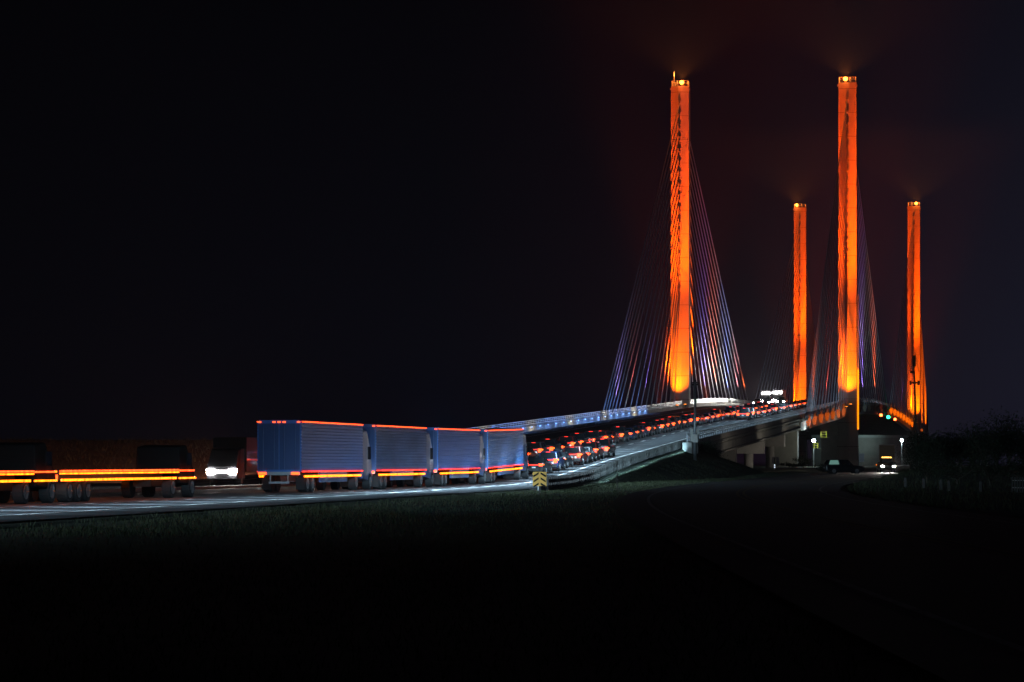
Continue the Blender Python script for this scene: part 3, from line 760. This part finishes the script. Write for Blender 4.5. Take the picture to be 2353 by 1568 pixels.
MB().loft(rings).build('kerb',M_white if False else mat('pale_kerb_concrete',(.62,.62,.60),.8,noise_s=3,noise_a=.12),G)

# object marker at the end of the guardrail
def at(px,Y,z=None): return Vector(((px-1176.5)/7045*Y,Y,gs((px-1176.5)/7045*Y,Y) if z is None else z))
p=at(1240,188); S=empty('object_marker_sign',p,0,'square yellow and black marker sign at the near end of the guardrail','sign')
zt=1.8-(1083-1060)/7045*188-p.z; zc=zt-.48
mb=MB(); mb.box(-.06,.06,-.05,.05,-.3,zt+.2); mb.build('post',M_dsteel,S)
mb=MB(); mb.box(-.42,.42,-.09,-.06,zc-.44,zc+.44); b=mb.build('panel',M_amb,S)
for s in (-1,1):
    for k in (-1,0,1):
        m2=MB(); zz=zc+k*.32
        q=[(s*.06,-.094,zz+.10),(s*.38,-.094,zz-.10),(s*.38,-.094,zz-.22),(s*.06,-.094,zz-.02)]
        m2.add(q+[(a,-.088,c) for a,b_,c in q],[(0,1,2,3),(4,7,6,5),(0,4,5,1),(1,5,6,2),(2,6,7,3),(3,7,4,0)]); m2.build('stripe',M_blk,b)
p=at(1418,196); mb=MB(); mb.tube((0,0,-.2),(0,0,2.0),.03,n=8); mb.box(-.06,.06,-.02,.02,1.7,1.95); o=mb.build('delineator_post',M_dsteel); o.location=p; tag(o,'thin dark roadside post standing in front of the guardrail','post')

# ------------------------------------------------------------------ camera pole with cabinet
p=at(1597,326); ph=(1060-878)/7045*326+1.8-p.z
S=empty('traffic_camera_pole',p,0,'thick grey pole with pale cabinet beside the viaduct abutment','pole')
mb=MB(); mb.tube((0,0,-.3),(0,0,ph),.17,.12,n=14); mb.build('pole',M_steel,S,True)
c0=1.8+(1060-1017)/7045*326-p.z
mb=MB(); mb.box(-.27,.27,-.62,-.2,c0,c0+.85); bevel(mb.build('cabinet',M_cream,S),.03)
for s in (-1,1):
    mb=MB(); mb.box(min(s*.2,s*.47),max(s*.2,s*.47),.20,.28,c0+.1,c0+1.45); mb.build('back_panel',M_cream,S)
mb=MB(); mb.box(-.32,.32,.02,.2,c0-1.2,c0+.0); mb.build('base',M_dsteel,S)
mb=MB(); mb.box(-.34,.34,-.09,.09,ph-.12,ph+.0); mb.ball((.28,0,ph-.28),.13); mb.ball((-.28,0,ph-.28),.13); mb.box(-.12,.12,-.2,.2,ph,ph+.22); mb.build('camera_head',M_trim,S)
p=at(2107,422,.3); S=empty('antenna_mast',p,0,'tall dark mast with cross shaped instruments in front of the far right pylon','mast')
top=1.8+(1060-822)/7045*422-.3
T=lambda z:(-.42*z/top,0,z)
mb=MB(); mb.tube(T(-.3),T(top*.72),.21,.15,n=10); mb.tube(T(top*.72),T(top),.13,.09,n=8); mb.build('pole',M_dsteel,S)
mb=MB(); x=T(top*.78)[0]; zz=top*.78; mb.box(x-.65,x+.65,-.1,.1,zz-.12,zz+.12); mb.box(x-.7,x-.4,-.15,.15,zz-.3,zz+.3); mb.box(x+.4,x+.7,-.15,.15,zz-.3,zz+.3); mb.build('crossarm',M_dsteel,S)
mb=MB(); zz=top*.87; x=T(zz)[0]; mb.box(x-.55,x,-.12,.12,zz-.12,zz+.25); mb.build('camera_box',M_dsteel,S)
mb=MB(); zz=top-1.2; x=T(zz)[0]; mb.box(x-.2,x+.2,-.2,.2,zz,zz+1.5); mb.build('antenna',M_dsteel,S)

# ------------------------------------------------------------------ under the bridge
def lamp(px,py,Y,label,r=.22,pw=2500,tgt=None):
    z=1.8+(1060-py)/7045*Y; x=(px-1176.5)/7045*Y; g=gh(x,Y)
    S=empty('street_lamp',(x,Y,g),0,label,'lamp')
    mb=MB(); mb.tube((0,.12,-.3),(0,.12,z-g),.08,.06,n=8); mb.build('pole',M_steel,S)
    mb=MB(); mb.box(-.25,.25,-.15,.25,z-g+.18,z-g+.3); mb.build('housing',M_trim,S)
    mb=MB(); mb.ball((0,0,z-g),r,10); mb.build('lamp_head',E_cool,S,True)
    point('lamp_light',(0,-.45,z-g),pw,(.72,.95,1),S,.15)
lamp(1870,1013,496,'cool white lamp on a pole under the bridge, left of the near right pylon',.30,1300)
lamp(2072,1012,560,'cool white lamp shining through the trees below the far right pylon',.26,1800)
# wall behind the near right pylon
x0=(1866-1176.5)/7045*640; x1=(2084-1176.5)/7045*640
S=empty('retaining_wall',((x0+x1)/2,640,0),0,'long pale concrete wall under the main span, lit along its coping','wall')
hw=(x1-x0)/2
mb=MB(); mb.box(-hw,hw,0,.6,-3,6.7); mb.build('wall',M_conc,S)
mb=MB(); mb.box(-hw-.1,hw+.1,-.35,.7,6.7,7.25); mb.build('coping',mat('pale_coping',(.6,.62,.6),.8),S)
spot('wall_wash',(hw-8,-8,5.8),(-2,0,7.0),500,(.65,.95,.95),120,1,S,.3)
# yellow steel frames
for px,py,Y,wd,hh,lab in ((1893,999,560,1.0,.95,'larger yellow steel railing basket high on the pier beside the pylon'),(1875,1024,486,.6,.75,'smaller yellow steel railing basket just below the cool white lamp')):
    z=1.8+(1060-py)/7045*Y; x=(px-1176.5)/7045*Y
    S=empty('railing_basket',(x,Y,z-hh/2),0,lab,'railing','yellow railing baskets')
    mb=MB()
    for zz in (0,hh/2,hh):
        for yy in (0,.8): mb.box(-wd/2,wd/2,yy-.04,yy+.04,zz-.05,zz+.05)
    for xx in (-wd/2,wd/2):
        for yy in (0,.8): mb.box(xx-.06,xx+.06,yy-.05,yy+.05,-.05,hh+.05)
    mb.build('frame',M_yel,S)
    mb=MB(); mb.box(-wd/2,wd/2+.6,.3,.5,-.12,-.06); mb.build('floor_plate',M_steel,S)
    point('work_light',(-.2,-2.2,hh*.7),90,(.9,1,.8),S,.1)
# signs
def sign(px,py,Y,wd,hh,label,m,posts=1,name='road_sign',border=None,rz=0):
    z=1.8+(1060-py)/7045*Y; x=(px-1176.5)/7045*Y; g=min(gh(x,Y),z-hh/2-.3)
    S=empty(name,(x,Y,g),rz,label,'sign')
    mb=MB()
    for k in range(posts):
        xx=0 if posts==1 else (-wd*.35 if k==0 else wd*.35)
        mb.box(xx-.05,xx+.05,.03,.12,-.2,z-g+hh*.3)
    mb.build('post',M_steel,S)
    mb=MB(); mb.box(-wd/2,wd/2,-.02,.02,z-g-hh/2,z-g+hh/2); b=mb.build('panel',m,S)
    if border:
        t=.09; mb=MB(); a=wd/2; c=z-g; h=hh/2
        mb.box(-a,a,-.035,-.021,c+h-t,c+h); mb.box(-a,a,-.035,-.021,c-h,c-h+t); mb.box(-a,-a+t,-.035,-.021,c-h+t,c+h-t); mb.box(a-t,a,-.035,-.021,c-h+t,c+h-t); mb.build('border',border,b)
    return S
B=sign(2038,1044,430,2.3,2.7,'large brown guide sign with a pale border behind the approaching pickup',M_brown,2,border=mat('pale_sheeting',(.5,.36,.3),.5))
sign(1777,1059,450,.45,1.15,'left one of two narrow pale sign panels at the pier base',M_white)
sign(1787,1059,450,.45,1.15,'right one of two narrow pale sign panels at the pier base',M_white)
sign(1980,1052,415,.72,1.15,'small white sign between the parked car and the brown sign',M_white)
x=(1780-1176.5)/7045*400; S=empty('reflector_post',(x,400,gh(x,400)),0,'short post with a stack of four white reflectors before the pier','post')
mb=MB(); mb.box(-.1,.1,0,.06,-.1,1.5); mb.build('post',M_trim,S)
for k in range(4):
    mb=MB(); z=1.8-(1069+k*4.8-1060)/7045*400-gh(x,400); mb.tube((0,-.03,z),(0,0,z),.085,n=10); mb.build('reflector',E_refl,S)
# fence far right
S=empty('picket_fence',(31,190,gh(31,190)),0,'pale picket fence at the right edge above the side road','fence')
mb=MB()
for k in range(26): 
    xx=.12*k; g=gh(31+xx,190-.25*k)-gh(31,190)
    mb.box(xx-.045,xx+.045,-.25*k-.02,-.25*k+.02,g,g+.95,taper=0)
mb.build('pickets',M_wood,S)
mb=MB()
for zz in (.3,.75): mb.tube((0,.04,zz),(3.1,-6.2,zz+gh(34.1,183.8)-gh(31,190)),.03,n=4)
mb.build('rails',M_cream,S)
for i,(px,Y) in enumerate(((2162,205),(2180,200),(2122,215),(2080,222),(2253,192))):
    p=at(px,Y); mb=MB(); mb.box(-.09,.09,-.09,.09,-.2,.62,taper=.01); mb.ball((0,0,.62),.09,8); o=mb.build('bollard',M_wood); o.location=p
    tag(o,'short pale wooden bollard on the verge of the side road','bollard','bollards along the side road verge')

# ------------------------------------------------------------------ trees and shrubs
def tree(name,x,y,h,wd,label,cat,group=None,nl=1500,leaf=.16,upright=.5,seed=0,m=M_leaf,g=None):
    rr=random.Random(seed); g=gh(x,y) if g is None else g
    S=empty(name,(x,y,g-.05),0,label,cat,group)
    t=MB(); tips=[]
    nb=5
    th=h*.28
    t.tube((0,0,-.2),(0,0,th),h*.03+.03,h*.022+.02,n=7)
    for k in range(nb+3):
        a=k*2.4+rr.random(); ln=h*rr.uniform(.35,.62); el=rr.uniform(.6,1.35)
        p0=Vector((0,0,th*rr.uniform(.5,1))); p1=p0+Vector((math.cos(a)*math.cos(el)*wd/h,math.sin(a)*math.cos(el)*wd/h,math.sin(el)))*ln
        t.tube(p0,p1,h*.014+.015,.01,n=5); tips.append(p1); tips.append(p0.lerp(p1,.6))
        for q in range(2):
            p2=p1+Vector((rr.uniform(-.25,.25)*wd,rr.uniform(-.25,.25)*wd,rr.uniform(-.1,.2)*h)); t.tube(p0.lerp(p1,.7),p2,.02,.008,n=4); tips.append(p2)
    t.build('trunk',M_bark,S)
    c=MB()
    for k in range(nl):
        tp=rr.choice(tips); s=h*.11
        p=tp+Vector((rr.gauss(0,s),rr.gauss(0,s),rr.gauss(0,s*.9)))
        if p.z<.15*h*rr.random(): p.z=abs(p.z)+.1*h*rr.random()
        a=Vector((rr.gauss(0,1),rr.gauss(0,1),rr.gauss(0,1)+upright)).normalized()*leaf*rr.uniform(.7,1.6); b=a.cross(Vector((rr.gauss(0,1),rr.gauss(0,1),rr.gauss(0,1)))).normalized()*leaf*.35
        c.add([p-a*.5,p+b,p+a*.5,p-b],[(0,1,2,3)])
    c.build('crown',m,S)
    return S
tdata=[(2122,986,300,2.6),(2150,992,292,3.2),(2178,988,305,3.4),(2208,985,296,3.0),(2236,986,304,3.2),(2262,975,290,2.8),(2290,958,298,3.4),(2320,952,292,2.8),(2352,985,300,3.2),(2390,975,300,3.2)]
tn=['leftmost low tree of the dark row, in front of the far right pylon','second dark tree from the left in the row beyond the verge','third dark tree from the left in the row beyond the verge','fourth dark tree from the left in the row beyond the verge','fifth dark tree from the left in the row beyond the verge','sixth dark tree of the row, just left of the tallest clump','tall dark tree forming the left half of the highest clump','tallest ragged dark tree near the right edge','dark tree cut off by the right edge of the view','outermost dark tree past the right edge of the row']
for i,(px,py,Y,wd) in enumerate(tdata[:9]):
    x=(px-1176.5)/7045*Y; g=gh(x,Y); h=1.8+(1060-py)/7045*Y-g
    tree('tree',x,Y,h*1.0,wd*1.1,tn[i],'tree','dark trees beyond the side road',2600,.17,.6,i+10)
bd=[(2092,1012,420,2.4,'dark bush in front of the second cool lamp'),(2130,1040,240,3,'low dark bush at the left end of the right verge'),(2200,1045,232,3.2,'second low dark bush along the right verge'),(2275,1042,226,3.2,'third low dark bush along the right verge'),(2345,1038,230,3.2,'last low dark bush at the right edge'),
    (1622,1012,346,1.1,'scrubby bush against the viaduct wall by the cabinet pole'),(1640,1020,350,1.2,'scrubby bush right of the first one at the viaduct wall'),(1846,1048,430,2.2,'green bush below the lamp beside the pier'),(1900,1062,372,1.6,'dark bush left of the parked car'),(1820,1062,410,2.4,'low wide bush at the foot of the end pier')]
for i,(px,py,Y,wd,lab) in enumerate(bd):
    x=(px-1176.5)/7045*Y; g=gh(x,Y); h=max(.8,1.8+(1060-py)/7045*Y-g)
    tree('bush',x,Y,h,wd*1.4,lab,'bush',None,1500,.12,.3,i+40)

# ------------------------------------------------------------------ added spots where passing headlights would be, without vehicles
spot('passing_headlights',(-2,80,2.6),(-4,215,8.5),2.2e4,(.13,.40,1),17,1,None,.2)            # unseen spot added to tint the convoy trailers blue
for v,u,pw in ((27,-225,700),(26,-180,1300),(25,-140,1100)): spot('passing_headlights',W(v,u,1.6+(1.5 if u<-220 else 0)),W(15.5,u+14,zr(u+14)-.4),pw,(1,.92,.80),100,1,None,.3)  # unseen spots added to brighten the viaduct side
spot('dune_beam',(-24,262,1.6),(-70,335,3.0),30000,(1,.30,.16),110,1,None,.3); spot('dune_beam',(-12,280,1.6),(-30,335,2.5),6000,(1,.38,.22),110,1,None,.3)  # unseen warm spots added to bring out the dunes
# unseen spots added above the free lanes to brighten the road
for k in range(66):
    u=-545+8*k
    if u>-30: break
    v=interp([(-600,18.3),(-420,17.2),(-390,16.5),(-350,14.6),(-300,11.5),(-250,9.5),(-200,8.5)],u); pw=1700 if u<-430 else 4200 if u<-340 else 2400 if u<-260 else 1500
    spot('passing_headlights',W(v,u,zr(u)+2.6),W(v+(.6 if u<-330 else -.5),u+2.5,zr(u)),pw,(.50,.78,1),140,1,None,.8)
for u in (60,85,110): spot('passing_headlights',W(7,u,zr(u)+1.5),W(7,u+9,zr(u)),2500,(.7,.85,1),130,1,None,.6)  # further added spots brightening the deck past the near pylons
for k in range(56):
    u=-397+2.5*k; v=interp(GR,u); spot('verge_beam',W(v+1.0,u-1.0,zr(u)-.32),W(v-.2,u+.2,zr(u)+.40),230,(.42,.78,1),100,1,None,.1)  # unseen row of spots added to brighten the kerb under the rail

HZ=True
if HZ:
    mb=MB(); mb.box(-160,330,-45,1000,-8,96); o=mb.build('haze',None); o.data.materials.clear()
    m=bpy.data.materials.new('night_haze'); m.use_nodes=True; nt=m.node_tree
    for n in list(nt.nodes):
        if n.type=='BSDF_PRINCIPLED': nt.nodes.remove(n)
    pv=nt.nodes.new('ShaderNodeVolumePrincipled'); pv.inputs['Color'].default_value=(.9,.92,1,1); pv.inputs['Density'].default_value=1.1e-4; pv.inputs['Anisotropy'].default_value=.35
    nt.links.new(pv.outputs[0],nt.nodes['Material Output'].inputs['Volume']); o.data.materials.append(m); tag(o,kind='stuff')
cy=sc.cycles
cy.use_denoising=True; cy.max_bounces=5; cy.diffuse_bounces=2; cy.glossy_bounces=2; cy.sample_clamp_indirect=2; cy.use_light_tree=True
